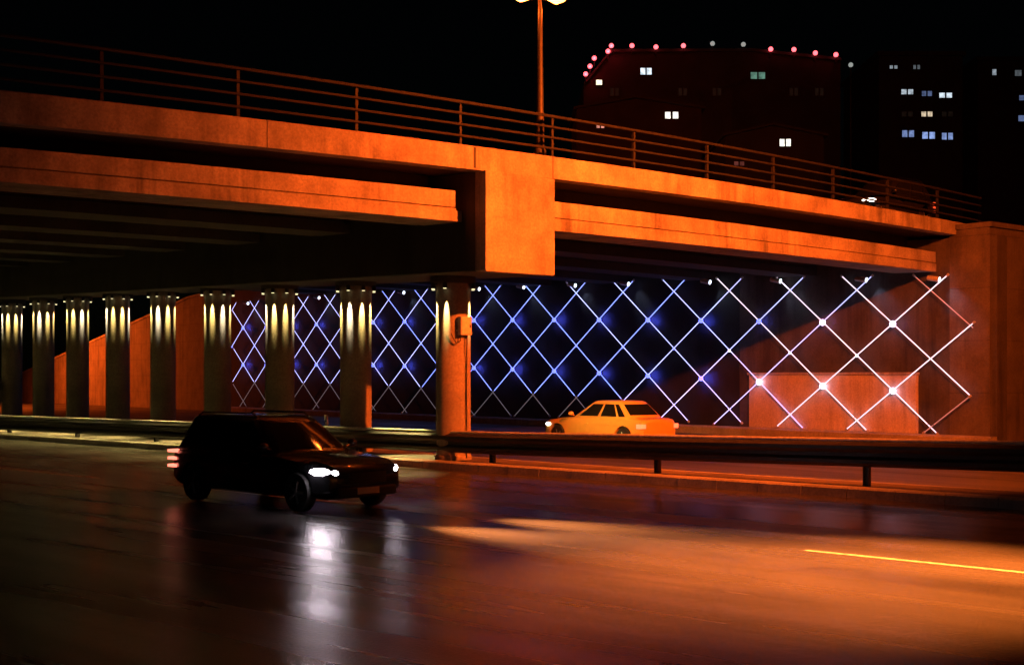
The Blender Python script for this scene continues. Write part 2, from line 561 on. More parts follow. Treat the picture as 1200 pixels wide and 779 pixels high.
# ------------------------------------------------------------------ columns under the crosshead
POS = [0.0, 4.7, 9.13, 13.41, 17.77, 21.92, 26.1, 30.1, 34.22]
TOP = [4.76, 4.94, 5.09, 5.25, 5.39, 5.5, 5.59, 5.66, 5.72]
LBL = ["thick round concrete column lit orange, carrying the junction box",
       "round concrete column second from the junction-box column, two yellow light streaks",
       "third round column counting from the orange-lit one, between two blue lattice gaps",
       "fourth round column from the orange-lit one, last with the blue lattice beside it",
       "fifth round column from the orange-lit one, above the black SUV's tail end",
       "sixth round column from the orange-lit one, left of the SUV's tail lights",
       "seventh round column from the orange-lit one, in the far left row",
       "eighth round column from the orange-lit one, second to last in the row",
       "ninth round column from the orange-lit one, smallest fully seen at left edge"]
YEL = (1.0, 0.72, 0.22)
for i, (k, top) in enumerate(zip(POS, TOP)):
    c = C0 + DP * k
    base = Vector((c.x, c.y, HK))
    col = thing("concrete_column", base, LBL[i], "column", "columns in a row under the overpass")
    r = 0.46
    h = top - HK + 0.05
    crossz = 4.93 - HK + 0.028 * (Vector((c.x, c.y)) - P0).dot(DP) 
    m = MB(); m.lathe([(r + .03, 0.002), (r + .03, 0.1), (r, 0.13), (r, h)], n=40)
    m.build("shaft", M_COLUMN, col, local=True, smooth=True)
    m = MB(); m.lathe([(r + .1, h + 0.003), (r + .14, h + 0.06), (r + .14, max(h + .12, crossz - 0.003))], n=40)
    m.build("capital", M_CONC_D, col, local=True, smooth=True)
    toc = math.atan2(-c.y, -c.x)
    kd = max(2.9, c.dot(RN) - 23.35)
    for j in range(6):
        a = toc + R(-22.5 + 45 * (j - 2))
        if i == 0 and j == 3: continue       # the junction box takes this place
        dx, dy = math.cos(a), math.sin(a)
        rr = r + 0.11
        hz = h + 0.02
        m = MB()
        m.lathe([(0.055, hz - .16), (0.06, hz - 0.155), (0.06, hz - .01), (0.05, hz + .003)], c=(rr * dx, rr * dy, 0), n=12)
        m.tube((rr * dx, rr * dy, hz - .03), ((r - .02) * dx, (r - .02) * dy, hz - .03), 0.018)
        f = m.build("downlight", M_FIXTURE, col, local=True, smooth=True)
        m = MB(); m.lathe([(0.046, hz - .168), (0.046, hz - .162)], c=(rr * dx, rr * dy, 0), n=12)
        m.build("lens", M_DOWN, f, local=True)
        warm = YEL if (j + i) % 3 else (1.0, 0.85, 0.55)
        lo = lamp("column_downlight", 'SPOT', (base.x + rr * dx, base.y + rr * dy, base.z + hz - 0.19), 1750 * random.uniform(.8, 1.15), warm, f,
                  aim=(base.x + (r - 0.02) * dx, base.y + (r - 0.02) * dy, base.z + hz - 0.86), size=15, blend=0.6, soft=0.02)
        if j == 5 and i == 0:  # extra spot in this fixture, added to light the yellow car
            lamp("added_column_fill", 'SPOT', (base.x + (rr + .02) * dx, base.y + (rr + .02) * dy, base.z + hz - 0.19), 4200, YEL, f,
                 aim=(3.2, 43.2, 0.7), size=24, blend=1.0, soft=0.03)
        if j == 3 and i in (1, 2):  # extra spots added for the yellow pool on the median
            g = C0 + DP * (1.5 if i == 1 else 6.2) - RN * 0.35
            lamp("added_pool_fill", 'SPOT', (base.x + (rr + .03) * dx, base.y + (rr + .03) * dy, base.z + hz - 0.19), 5200, YEL, f,
                 aim=(g.x, g.y, base.z), size=30, blend=1.0, soft=0.03)
        if j == 2:  # extra wide spot added to brighten the kerb and rail top
            lamp("added_column_fill", 'SPOT', (base.x + (rr + .02) * dx, base.y + (rr + .02) * dy, base.z + hz - 0.19), 200 * (h * h + kd * kd), YEL, f,
                 aim=(base.x - kd * RN.x, base.y - kd * RN.y, base.z + .5), size=52, blend=1.0, soft=0.03)

# junction box strapped to the first column
c = C0
jb = thing("junction_box", (c.x + 0.27, c.y - 0.40, 3.28), "small pale metal junction box fixed to the orange-lit column", "junction box")
def jf(a, b, z):
    an = -0.95
    ax, ay = math.cos(an), math.sin(an)            # outward
    tx, ty = -ay, ax
    return Vector((c.x + ax * (0.44 + b) + tx * a, c.y + ay * (0.44 + b) + ty * a, z))
m = MB(); m.box(jf, -0.17, 0.17, 0.03, 0.19, 3.45, 3.93)
m.build("cabinet", M_BOX, jb, bevel=0.012)
m = MB(); m.box(jf, -0.145, 0.145, 0.192, 0.207, 3.48, 3.90)
d = m.build("door", M_BOX, jb, bevel=0.006)
m = MB(); m.box(jf, 0.09, 0.12, 0.208, 0.225, 3.64, 3.72)
m.build("handle", M_FIXTURE, d)
m = MB(); m.path([jf(-.1, .1, 3.45), jf(-.12, .1, 3.3), jf(-.22, .06, 3.24), jf(-.3, .03, 3.36), jf(-.34, -.02, 3.5)], 0.016)
m.path([jf(.08, .1, 3.45), jf(.08, .09, 3.1), jf(.1, .05, 2.6), jf(.1, .045, 0.25)], 0.018)
m.build("conduit", M_CABLE, jb)
for z in (3.55, 3.8):
    m = MB(); m.box(jf, -.2, .2, 0.005, 0.032, z, z + .04)
    m.build("bracket", M_STEEL, jb)

# ------------------------------------------------------------------ railing on the bridge
rl = thing("bridge_railing", tuple(br(0, .2, q2(PT, 0))), "dark steel pedestrian railing with four rails along the overpass edge", "railing")
RZ = [0.22, 0.49, 0.76, 1.03]
for k in range(-11, 8):
    t = 1.245 + 2.95 * k
    if t > 21.5: continue
    z = q2(PT, t)
    m = MB()
    m.box(br, t - .035, t + .035, 0.14, 0.22, z + .012, z + 1.06)
    m.box(br, t - .10, t + .10, 0.08, 0.28, z - .002, z + 0.012)
    m.build("post", M_RAILSTEEL, rl)
for hz in RZ:
    m = MB()
    ts = tstations(TL, 21.6, 1.5)
    loops = []
    for t in ts:
        z = q2(PT, t) + hz
        rr = 0.03 if hz < 1 else 0.038
        loops.append([br(t, .12 + rr * math.cos(a) - .02, z + rr * math.sin(a)) for a in [2 * math.pi * i / 8 for i in range(8)]])
    m.loft(loops)
    m.build("rail", M_RAILSTEEL, rl, smooth=True)

# ------------------------------------------------------------------ retaining wall, its shade-dark left stretch, wing wall
def u_of(t, off=0.35):
    p = wal(t, off, 0)
    return (Vector((p.x, p.y)) - P0).dot(DP)
rw = thing("retaining_wall", tuple(wal(0, .35, 0)), "stained concrete wall, its left part darkened with shade, behind the glowing diamond lattice", "wall")
m = MB(); ls = []
for t in tstations(-25.2, -14.0, 2.0):
    zt = 7.18 + 0.03 * u_of(t)
    ls.append([wal(t, .35, 0), wal(t, .35, zt), wal(t, 1.0, zt), wal(t, 1.0, 0)])
m.loft(ls)
m.build("bare_face", M_WALL, rw)
m = MB(); ls = []
for t in tstations(-13.98, 31.0, 2.0):
    zt = 7.18 + 0.03 * u_of(t)
    ls.append([wal(t, .35, 0), wal(t, .35, zt), wal(t, 1.0, zt), wal(t, 1.0, 0)])
m.loft(ls)
m.build("shade_dark_face", M_WALL_D, rw)  # left stretch of the same wall, shade put into its colour
m = MB(); ls = []
for t in tstations(-25.2, 31.0, 2.0):
    ls.append([wal(t, -.05, 0), wal(t, -.05, .28), wal(t, .02, .34), wal(t, .347, .34), wal(t, .347, 0)])
m.loft(ls)
m.build("plinth", M_KERB, rw)
pp = thing("wall_panel", tuple(wal(-18, .3, 0)), "pale rendered panel glowing orange at the right end of the lattice wall", "wall panel")
m = MB()
def wf(t, o, z): return wal(t, o, z)
m.box(wf, -22.2, -14.6, 0.2, 0.345, 0.345, 2.42)
m.build("render", M_PANEL, pp, bevel=0.01)
m = MB(); m.box(wf, -22.25, -14.55, 0.14, 0.346, 2.424, 2.52)
m.build("coping", M_CONC, pp, bevel=0.01)
ww = thing("sloping_wing_wall", tuple(wal(34, .5, 0)), "orange-lit wing wall with a sloping top seen between the left columns", "wall")
m = MB(); ls = []
for t in tstations(31.05, 86, 2.5):
    zt = max(1.0, 7.85 - (t - 36) * 0.156)
    zt = min(zt, 8.0)
    ls.append([wal(t, .35, 0), wal(t, .35, zt), wal(t, 1.0, zt), wal(t, 1.0, 0)])
m.loft(ls)
m.build("wall_face", M_WING, ww)
m = MB(); ls = []
for t in tstations(31.05, 86, 2.5):
    zt = min(max(1.0, 7.85 - (t - 36) * 0.156), 8.0)
    ls.append([wal(t, .28, zt + .003), wal(t, .28, zt + .15), wal(t, 1.07, zt + .15), wal(t, 1.07, zt + .003)])
m.loft(ls)
m.build("coping", M_CONC, ww)

# light lattice ---------------------------------------------------------------
lat = thing("light_lattice", tuple(wal(0, 0, 0)), "diamond lattice of glowing blue and white light tubes on the underpass wall", "light lattice")
STEP, HP = 3.05, 1.2
T_LO, T_HI = -24.6, 29.0
def node(i, kz):                  # lattice point: column i (halves too), kz half pitches below row A
    t = i * STEP
    return t, zA(t) - HP * kz
TR_TUBE = 0.018
def tube_run(i0, sgn, k0, k1, off, mat, steps):
    pts = []
    for q in range(steps + 1):
        k = k0 + (k1 - k0) * q / steps
        i = i0 + sgn * k / 2
        t, z = node(i, k)
        if T_LO <= t <= T_HI and z > 0.36 and z < 7.1 + .03 * u_of(t):
            pts.append(wal(t, off, z))
    if len(pts) < 2: return
    m = MB()
    m.path(pts, TR_TUBE, 6)
    m.build("tube", mat, lat, smooth=True)
    e, f = (pts[0], pts[1]) if k0 < 0 else (pts[-1], pts[-2])
    dd = (f - e).normalized()
    m = MB(); m.tube(e - dd * .05, e + dd * .04, 0.045, 8)
    m.build("end_cap", M_STEEL, lat, smooth=True)
for i in range(-10, 12):
    for sgn in (1, -1):
        off = 0.0 if sgn > 0 else 0.07
        icol = i + sgn * 1.0      # where the run crosses the middle rows
        if icol < -5.2: up, lo = M_LED_P, M_LED_P
        elif icol < -2.5: up, lo = M_LED_W, M_LED_W
        else: up, lo = (M_LED if icol < 3 else M_LED_W), M_LED_DIM
        if i * STEP < -23.5 and sgn < 0 or (i <= -9): up = lo = M_LED_DIM
        tube_run(i, sgn, -1.45, 2.9, off, up, 29)
        tube_run(i, sgn, 2.92, 4.6, off, lo, 14)
for i in range(-7, 10):
    for kz in (0, 2):
        t, z = node(i, kz)
        pink = i <= -6 or (i == -5 and kz == 2)
        m = MB()
        m.sphere(wal(t, 0.03, z), 0.10 if not pink else 0.12, 12, 8)
        m.build("node_lamp", M_NODE_P if pink else M_NODE_B, lat, smooth=True)
        pw = ((62 if i > -5 else 11) if not pink else (6 if kz == 0 else 8)) * random.uniform(.75, 1.2)
        if i > 2: pw *= 0.75
        cl = (0.07, 0.09, 1.0) if not pink else ((0.40, 0.12, 1.0) if kz == 0 else (0.85, 0.5, 1.0))
        lamp("node_light", 'SPOT', wal(t, 0.12, z), pw, cl, lat, aim=wal(t, 0.35, z), size=165, blend=0.5, soft=0.06)
    t, z = node(i + .5, 1)
    if t < T_HI:
        m = MB(); m.sphere(wal(t, 0.03, z), 0.055, 10, 6)
        m.build("node_lamp", M_NODE_P if i < -4 else M_NODE_B, lat, smooth=True)

# small wall washers along the top of the lattice -------------------------------
ORD = ["first", "second", "third", "fourth", "fifth", "sixth", "seventh", "eighth", "ninth", "tenth", "eleventh", "twelfth", "thirteenth", "fourteenth"]
wx = [1096, 1011, 911, 829, 734, 672, 612, 560, 472, 373, 290]
for q, px in enumerate(wx):
    k = (px - 600) / 1500
    t = (k * W0.y - W0.x) / (DP.x - k * DP.y)
    z = zA(t) + 1.62
    p = wal(t, -0.12, z)
    sp = thing("wall_spotlight", p, "small white spotlight atop the lattice wall, %s counting from the right" % ORD[q], "spotlight", "spotlights along the top of the lattice wall")
    m = MB(); m.tube(p + Vector((-.16, .12, .03)), p + Vector((.16, -.12, -.05)), .085, 12, .10)
    m.build("housing", M_STEEL, sp, smooth=True)
    m = MB(); e = Vector((.16, -.12, -.05)); m.tube(p + e * 1.01, p + e * 1.12, .09, 12)
    m.build("lens", M_EAVE, sp, smooth=True)
    m = MB(); m.tube(p + Vector((0, 0, .05)), wal(t, .36, z + .1), .025)
    m.build("bracket", M_FIXTURE, sp)
    lamp("spotlight_beam", 'SPOT', p + e * 1.2, 40, (0.55, 0.66, 1.0), sp, aim=wal(t - .6, .3, z - 1.0), size=70, blend=1.0, soft=.05)

# ------------------------------------------------------------------ guard rail on the median
gr = thing("guard_rail", tuple(road(-22, 23.6, HK)), "steel crash barrier along the median, its beam darkened with shade, pale tube added on top", "guard rail")
def gz(s):                        # top of the rail
    x = s + 22.0
    return 0.96 + (0.0046 * x if x < 0 else 0.017 * x)
m = MB(); ls = []
for k in range(0, 60):
    s = -68 + 1.6 * k
    if s > 22: break
    z = gz(s) - 0.06
    prof = [(-.0, 0), (-.07, -.05), (-.07, -.11), (-.01, -.16), (-.01, -.22), (-.07, -.27), (-.07, -.33), (0, -.38), (.008, -.38), (-.06, -.32), (-.06, -.28), (0, -.22), (0, -.16), (-.06, -.1), (-.06, -.06), (.008, 0)]
    ls.append([road(s, 23.62 + a, z + b * 1.28) for a, b in prof])
m.loft(ls)
m.build("beam", M_DARKSTEEL, gr)  # rail face turned from the light, its shade put into the steel colour
m = MB()
ls = []
for k in range(0, 60):
    s = -68 + 1.6 * k
    if s > 22: break
    z = gz(s) - 0.02
    ls.append([road(s, 23.68 + .045 * math.cos(a), z + .045 * math.sin(a)) for a in [2 * math.pi * i / 10 for i in range(10)]])
m.loft(ls)
m.build("added_top_tube", M_STEEL, gr, smooth=True)  # pale tube added to carry the bright line along the rail
for k in range(-9, 9):
    s = -22.06 + 5.1 * k
    if s > 21: break
    z = gz(s)
    m = MB()
    f = lambda a, b, c: road(s + a, 23.7 + b, c)
    m.box(f, -.06, -.045, -.06, .06, HK, z - .07); m.box(f, .045, .06, -.06, .06, HK, z - .07); m.box(f, -.045, .045, -.006, .006, HK, z - .07)
    m.build("post", M_DARKSTEEL, gr)
# white marker post behind the rail
mp_ = thing("marker_post", tuple(road(-27.2, 27.4, 0)), "thin white marker post behind the barrier left of the second column", "marker post")
b0 = Vector((-5.6, 38.6, HK)); mp_.location = b0
m = MB(); m.lathe([(.05, 0), (.05, .95), (.035, 1.02)], n=12); m.build("post", M_BOX, mp_, local=True, smooth=True)
m = MB(); m.lathe([(.053, .72), (.053, .86)], n=12); m.build("reflector_band", M_CHROME, mp_, local=True, smooth=True)

# ------------------------------------------------------------------ street lamps
def street_lamp(loc, label, h, arm_to, power, headsize=0.5):
    """tapered post with base, curved arm and sodium lantern"""
    o = thing("street_lamp", loc, label, "street lamp")
    x, y, z = loc
    ax, ay = arm_to
    m = MB(); m.lathe([(.16, 0), (.16, .5), (.11, .56), (.075, h * .6), (.055, h)], c=loc, n=16)
    m.build("pole", M_POLE, o, smooth=True)
    m = MB(); m.box(lambda a, b, c_: Vector((x + a, y + b, z + c_)), -.25, .25, -.25, .25, 0, .04)
    m.build("base_plate", M_POLE, o)
    pts = [Vector((x + ax * f, y + ay * f, z + h - .05 + .35 * math.sin(f * 1.57))) for f in (0, .2, .4, .6, .8, 1)]
    m = MB(); m.path(pts, .045, 8); m.build("arm", M_POLE, o, smooth=True)
    return o, pts[-1]

def lantern(o, p, dx, dy, L=0.75):
    d = Vector((dx, dy, 0)).normalized(); n = Vector((-d.y, d.x, 0))
    f = lambda a, b, c_: p + d * a + n * b + Vector((0, 0, c_))
    m = MB()
    ls = []
    for a, w, hh in ((-.1, .08, .06), (.1, .15, .12), (L * .6, .17, .15), (L * .95, .12, .1), (L, .05, .05)):
        ls.append([f(a, -w, 0), f(a, -w * .7, hh), f(a, w * .7, hh), f(a, w, 0)])
    m.loft(ls)
    hd = m.build("lantern", M_POLE, o, smooth=True)
    m = MB(); ls = []
    for a, w, hh in ((.12, .1, -.02), (.3, .14, -.09), (L * .6, .15, -.1), (L * .9, .09, -.03)):
        ls.append([f(a, -w, -.003), f(a, -w * .6, hh), f(a, w * .6, hh), f(a, w, -.003)])
    m.loft(ls)
    m.build("lens", M_SODIUM, hd, smooth=True)
    return f(L * .5, 0, -.2)

# lamp on the bridge, its head just at the top of the picture
lb = br(0.9, 0.75, 0)
kx = (633 - 600) / 1500
lb = Vector((kx * 33.0, 33.0, 7.7))
o, tip = street_lamp(lb, "tall slim street lamp standing on the overpass behind the railing", 4.14, (-0.02, 0.02), 0)
for sx in (-1, 1):
    pt = lantern(o, tip + Vector((0.12 * sx, 0, -.02)), sx, 0.3 * sx, 0.62)
    lamp("sodium_lamp", 'POINT', pt + Vector((0, 0, -.05)), 110, SODIUM, o, soft=0.12)

# lighting mast on the median, just outside the right edge
mb = road(-4.6 + 0.0, 24.3, HK)
mb = Vector((11.9, 20.9, HK))
o, tip = street_lamp(mb, "tall median street lamp outside the right edge lighting the overpass", 11.2, (-1.2, -0.9), 0)
pt = lantern(o, tip, -0.8, -0.6)
lamp("added_road_fill", 'SPOT', pt, 165000, (1.0, 0.20, 0.025), o, aim=(4.2, 15.6, 0), size=34, blend=1.0, soft=0.15)  # narrow spot added to fill in the headlights' pool on the road
p2 = mb + Vector((-.35, .45, 10.9))
m = MB(); m.tube(mb + Vector((0, 0, 10.9)), p2, .04)
m.build("floodlight_bracket", M_POLE, o)
m = MB(); m.tube(p2 + Vector((.1, -.13, .06)), p2 + Vector((-.1, .13, -.06)), .2, 16, .27); fl = m.build("floodlight", M_POLE, o, smooth=True)
m = MB(); m.tube(p2 + Vector((-.1, .13, -.06)), p2 + Vector((-.115, .15, -.07)), .25, 16); m.build("lens", M_SODIUM, fl, smooth=True)
lamp("sodium_floodlight", 'SPOT', p2 + Vector((-.16, .2, -.1)), 64000, SODIUM, o, aim=(5.0, 37, 6.6), size=126, blend=1.0, soft=0.2)

# lamp beyond the bridge that lights the sloping wing wall
fb = wal(55, -9.5, 0)
o, tip = street_lamp(fb, "street lamp beyond the overpass, hidden behind it, lighting the sloping wall", 8.5, (0.9, 0.7), 0)
pt = lantern(o, tip, 0.77, 0.64)
lamp("sodium_far_lamp", 'SPOT', pt, 15000, SODIUM, o, aim=wal(52, .3, 3.0), size=155, blend=.8, soft=0.15)

# ------------------------------------------------------------------ cars
def car(name, loc, rz, label, cat, L, Wd, H, paint, tall=True, head=None, tail=None, group=None, spots=0):
    o = thing(name, loc, label, cat, group, rz)
    h = L / 2; w = Wd / 2
    bz = 0.62 * H if tall else 0.64 * H
    hood = bz * 0.93
    st = [(h, .42 * bz, .70 * bz, .74), (h - .06, .30 * bz, .80 * bz, .86), (h - .3, .24 * bz, hood - .06, .95), (h - .8, .22 * bz, hood, .99), (h * .42, .22 * bz, bz - .01, 1.0),
          (0, .22 * bz, bz, 1.0), (-h * .6, .22 * bz, bz + .01, 1.0), (-h + .35, .24 * bz, bz, .97), (-h + .08, .32 * bz, bz - .05, .9), (-h, .45 * bz, bz - .14, .82)]
    ls = []
    for x, zb, zt, ww in st:
        y = w * ww
        half = [(0, zb), (.75 * y, zb), (.95 * y, zb + .06), (y, zb + .2 * (zt - zb)), (.985 * y, zb + .62 * (zt - zb)), (.995 * y, zb + .72 * (zt - zb)), (.95 * y, zt - .07), (.86 * y, zt - .012), (0, zt + .02)]
        ls.append([(x, a, b) for a, b in half] + [(x, -a, b) for a, b in half[-2:0:-1]])
    m = MB(); m.loft(ls)
    body = m.build("body", paint, o, local=True, smooth=False)
    wr = 0.215 * H if tall else 0.22 * H
    wxs = (h - .82, -h + .85)
    cut = MB()
    for x in wxs:
        cut.lathe([(wr + .055, -w - .3), (wr + .055, w + .3)], c=(x, 0, wr), n=28, axis='y')
    co = cut.build("wheel_cut", paint, None, local=True)
    co.matrix_world = body.matrix_world
    co.parent = o
    md = body.modifiers.new("cut", 'BOOLEAN'); md.operation = 'DIFFERENCE'; md.object = co; md.solver = 'EXACT'
    bpy.context.view_layer.update()
    dg = bpy.context.evaluated_depsgraph_get()
    nm = bpy.data.meshes.new_from_object(body.evaluated_get(dg))
    body.modifiers.clear(); body.data = nm
    for pl in nm.polygons: pl.use_smooth = True
    nm.set_sharp_from_angle(angle=R(32))
    bpy.data.objects.remove(co)
    # inner chassis so that the arches are closed and dark
    m = MB(); m.box(lambda a, b, c_: Vector((a, b, c_)), -h + .25, h - .25, -w * .72, w * .72, .23 * bz, .8 * bz)
    m.build("chassis", M_PLASTIC, o, local=True)
    # cabin
    xb0, xb1 = (h * .44, -h + .12) if tall else (h * .40, -h + .55)
    xt0, xt1 = (h * .08, -h + .42) if tall else (h * .05, -h + 1.15)
    yb, yt = w * .90, w * .70
    zb_, zt_ = bz - .03, H - .06
    def ring(f, z, grow=0.0):
        x0, x1, y = xb0 + (xt0 - xb0) * f + grow, xb1 + (xt1 - xb1) * f - grow, yb + (yt - yb) * f + grow
        bulge = .07
        return [(x0 - .05, y * .93, z), (x0 + .0, y * .6, z), (x0 + bulge, 0, z), (x0 + .0, -y * .6, z), (x0 - .05, -y * .93, z), (x0 - .15, -y, z), ((x0 + x1) / 2, -y - .015, z), (x1 + .15, -y, z),
                (x1 + .05, -y * .93, z), (x1, -y * .6, z), (x1 - bulge * .6, 0, z), (x1, y * .6, z), (x1 + .05, y * .93, z), (x1 + .15, y, z), ((x0 + x1) / 2, y + .015, z), (x0 - .15, y, z)]
    m = MB()
    top = ring(1, zt_)
    def crown(f, z):
        cx = sum(p[0] for p in top) / 16
        return [(cx + (p[0] - cx) * f, p[1] * f, z) for p in top]
    m.loft([ring(0, zb_), ring(.33, zb_ + .33 * (zt_ - zb_)), ring(.66, zb_ + .66 * (zt_ - zb_)), ring(.93, zb_ + .93 * (zt_ - zb_)), crown(.97, zt_ + .01), crown(.85, H - .015), crown(.5, H)])
    m.build("roof", paint, o, local=True, smooth=True)
    # panes, sitting proud of the cabin skin
    def pane(i0, f0, i1, f1, a, b, nm_="window"):
        pass
    def skin(idx, fr, f, out):      # point between ring vertices idx, idx+1 at height f
        r_ = ring(f, zb_ + f * (zt_ - zb_), out)
        p, q = Vector(r_[idx % 16]), Vector(r_[(idx + 1) % 16])
        return p.lerp(q, fr)
    def strip(i_list, f0, f1, out=.012):
        m = MB()
        rows = []
        for f in (f0, .33, .66, f1):
            rows.append([skin(i, fr, f, out) for i, fr in i_list])
        n = len(i_list)
        vs = [p for r_ in rows for p in r_]
        fs = [(a * n + b, a * n + b + 1, (a + 1) * n + b + 1, (a + 1) * n + b) for a in range(3) for b in range(n - 1)]
        m.add(vs, fs)
        return m
    f0, f1 = .12, .88
    strip([(0, .25), (1, 0), (2, 0), (3, 0), (3, .8)], f0, f1).build("windscreen", M_GLASS, o, local=True, smooth=True)
    strip([(8, .25), (9, 0), (10, 0), (11, 0), (11, .8)], f0 + .1, f1).build("rear_window", M_GLASS, o, local=True, smooth=True)
    for lst in ([(5, .12), (5, .88)], [(6, .0), (6, .62)], [(6, .70), (6, .95)]):
        strip(lst, f0, f1).build("window", M_GLASS, o, local=True)
    for lst in ([(14, .12), (14, .88)], [(13, .38), (13, 1.0)], [(13, .05), (13, .30)]):
        strip(lst, f0, f1).build("window", M_GLASS, o, local=True)
    # wheels
    for x in wxs:
        for sy in (-1, 1):
            cy = sy * (w - .12)
            m = MB(); m.lathe([(wr * .62, -.105), (wr * .9, -.11), (wr * .985, -.08), (wr, -.04), (wr, .04), (wr * .985, .08), (wr * .9, .11), (wr * .62, .105)], c=(x, cy, wr), n=28, axis='y')
            wh = m.build("wheel", M_TYRE, o, local=True, smooth=True)
            m = MB(); m.lathe([(wr * .61, -.07), (wr * .61, .07)], c=(x, cy + sy * .0, wr), n=20, axis='y')
            for q in range(5):
                a = q * 2 * math.pi / 5
                m.tube((x, cy + sy * .085, wr), (x + wr * .58 * math.cos(a), cy + sy * .085, wr + wr * .58 * math.sin(a)), .035, 6)
            m.build("rim", M_RIM, wh, local=True, smooth=True)
    F = lambda a, b, c_: Vector((a, b, c_))
    # lights
    for sy in (-1, 1):
        y0 = sy * w * .76
        zc = .69 * bz if tall else .68 * bz
        m = MB()
        ls = [[(h - .02 - dx, y0 + sy * dy, zc - hh), (h - .02 - dx, y0 + sy * dy, zc + hh), (h - .18 - dx, y0 + sy * dy, zc + hh + .03), (h - .18 - dx, y0 + sy * dy, zc - hh)] for dx, dy, hh in ((0, -.20, .045), (.02, -.05, .07), (.10, .10, .075), (.24, .17, .05))]
        m.loft(ls)
        m = MB(); m.sphere((0, 0, 0), 1.0, 16, 10)
        m.v = [(h - .20 + .20 * v[0] - .16 * abs(v[1]) * (1 if v[1] * sy > 0 else 0), y0 + .27 * v[1] - sy * .02, zc + .085 * v[2] + .03 * v[1] * sy) for v in m.v]
        hl = m.build("headlight", M_HEAD if head == 'strong' else (M_HEAD2 if head else M_GLASS), o, local=True, smooth=True)
        m = MB()
        for zz in ((.60, .74, .88) if tall else (.66,)):
            m.box(F, -h - .012, -h + .24, min(sy * w * .74, sy * w * .985), max(sy * w * .74, sy * w * .985), bz * zz, bz * zz + (.055 if tall else .15))
        m.build("tail_light", {'hot': M_TAIL_HOT, 'on': M_TAIL, 'dim': M_TAIL_DIM}.get(tail, M_TAIL_DIM), o, local=True, bevel=.008)
        m = MB()
        m.sphere((h * .33, sy * (w + .09), bz + .10), .1, 10, 6, .75)
        m.tube((h * .33, sy * (w - .06), bz + .04), (h * .33, sy * (w + .09), bz + .07), .025)
        m.build("side_mirror", paint, o, local=True, smooth=True)
        for x in (h * .06, -h * .38):
            m = MB(); m.box(F, x - .09, x + .09, min(sy * (w - .01), sy * (w + .028)), max(sy * (w - .01), sy * (w + .028)), bz - .24, bz - .205)
            m.build("door_handle", M_CHROME if tall else paint, o, local=True, bevel=.006)
        if tall:
            m = MB(); m.path([(xt0 - .15, sy * yt * .9, H - .03), (xt0 - .3, sy * yt * .9, H + .035), (xt1 + .3, sy * yt * .9, H + .035), (xt1 + .15, sy * yt * .9, H - .03)], .018)
            m.build("roof_rail", M_CHROME, o, local=True, smooth=True)
    m = MB(); m.box(F, h - .05, h + .012, -w * .46, w * .46, .50 * bz, .68 * bz)
    for q in range(4):
        m.box(F, h + .012, h + .02, -w * .44, w * .44, bz * (.52 + .04 * q), bz * (.535 + .04 * q))
    m.build("grille", M_PLASTIC, o, local=True)
    m = MB(); m.box(F, h - .1, h + .03, -w * .72, w * .72, .27 * bz, .44 * bz); m.build("front_bumper", M_PLASTIC if tall else paint, o, local=True, bevel=.03)
    m = MB(); m.box(F, -h - .04, -h + .12, -w * .78, w * .78, .33 * bz, .5 * bz); m.build("rear_bumper", M_PLASTIC if tall else paint, o, local=True, bevel=.03)
    m = MB(); m.box(F, h + .031, h + .043, -.25, .25, .32 * bz, .32 * bz + .11); m.build("number_plate", M_PLATE, o, local=True)
    m = MB(); m.box(F, -h - .053, -h - .041, -.25, .25, .37 * bz, .37 * bz + .11); m.build("number_plate", M_PLATE, o, local=True)
    if spots:
        for sy in (-1, 1):
            l = bpy.data.lights.new("headlight_beam", 'SPOT'); l.energy = spots; l.color = (1.0, 0.30, 0.08)
            l.spot_size = R(30); l.spot_blend = 1.0; l.shadow_soft_size = .06
            lo = bpy.data.objects.new("headlight_beam", l); COL.objects.link(lo); lo.parent = o
            lo.location = (h + .08, sy * w * .74, .70 * bz)
            lo.rotation_euler = Vector((1, sy * .012, -.05)).to_track_quat('-Z', 'Y').to_euler()
    return o

pc = road(-19.4, 15.02)
car("suv", (pc.x, pc.y, 0.004), math.atan2(RD.y, RD.x), "black SUV with blazing white headlights driving right on the near road", "car",
    4.8, 1.9, 1.66, M_BLACKPAINT, True, 'strong', 'hot', spots=75000)
car("car", (3.3, 44.0, 0.004), math.atan2(DP.y, DP.x), "yellow-orange car seen beyond the barrier in front of the lattice", "car",
    4.9, 1.78, 1.56, M_YELLOWPAINT, False, 'on', 'on')
p = br(19.2, 2.5, q2(PB, 19.2) + .31)
car("car", tuple(p), math.atan2(-BM.y, -BM.x), "car on the overpass whose white headlights show above the parapet", "car",
    4.3, 1.75, 1.75, M_GREYPAINT, True, 'on', None)

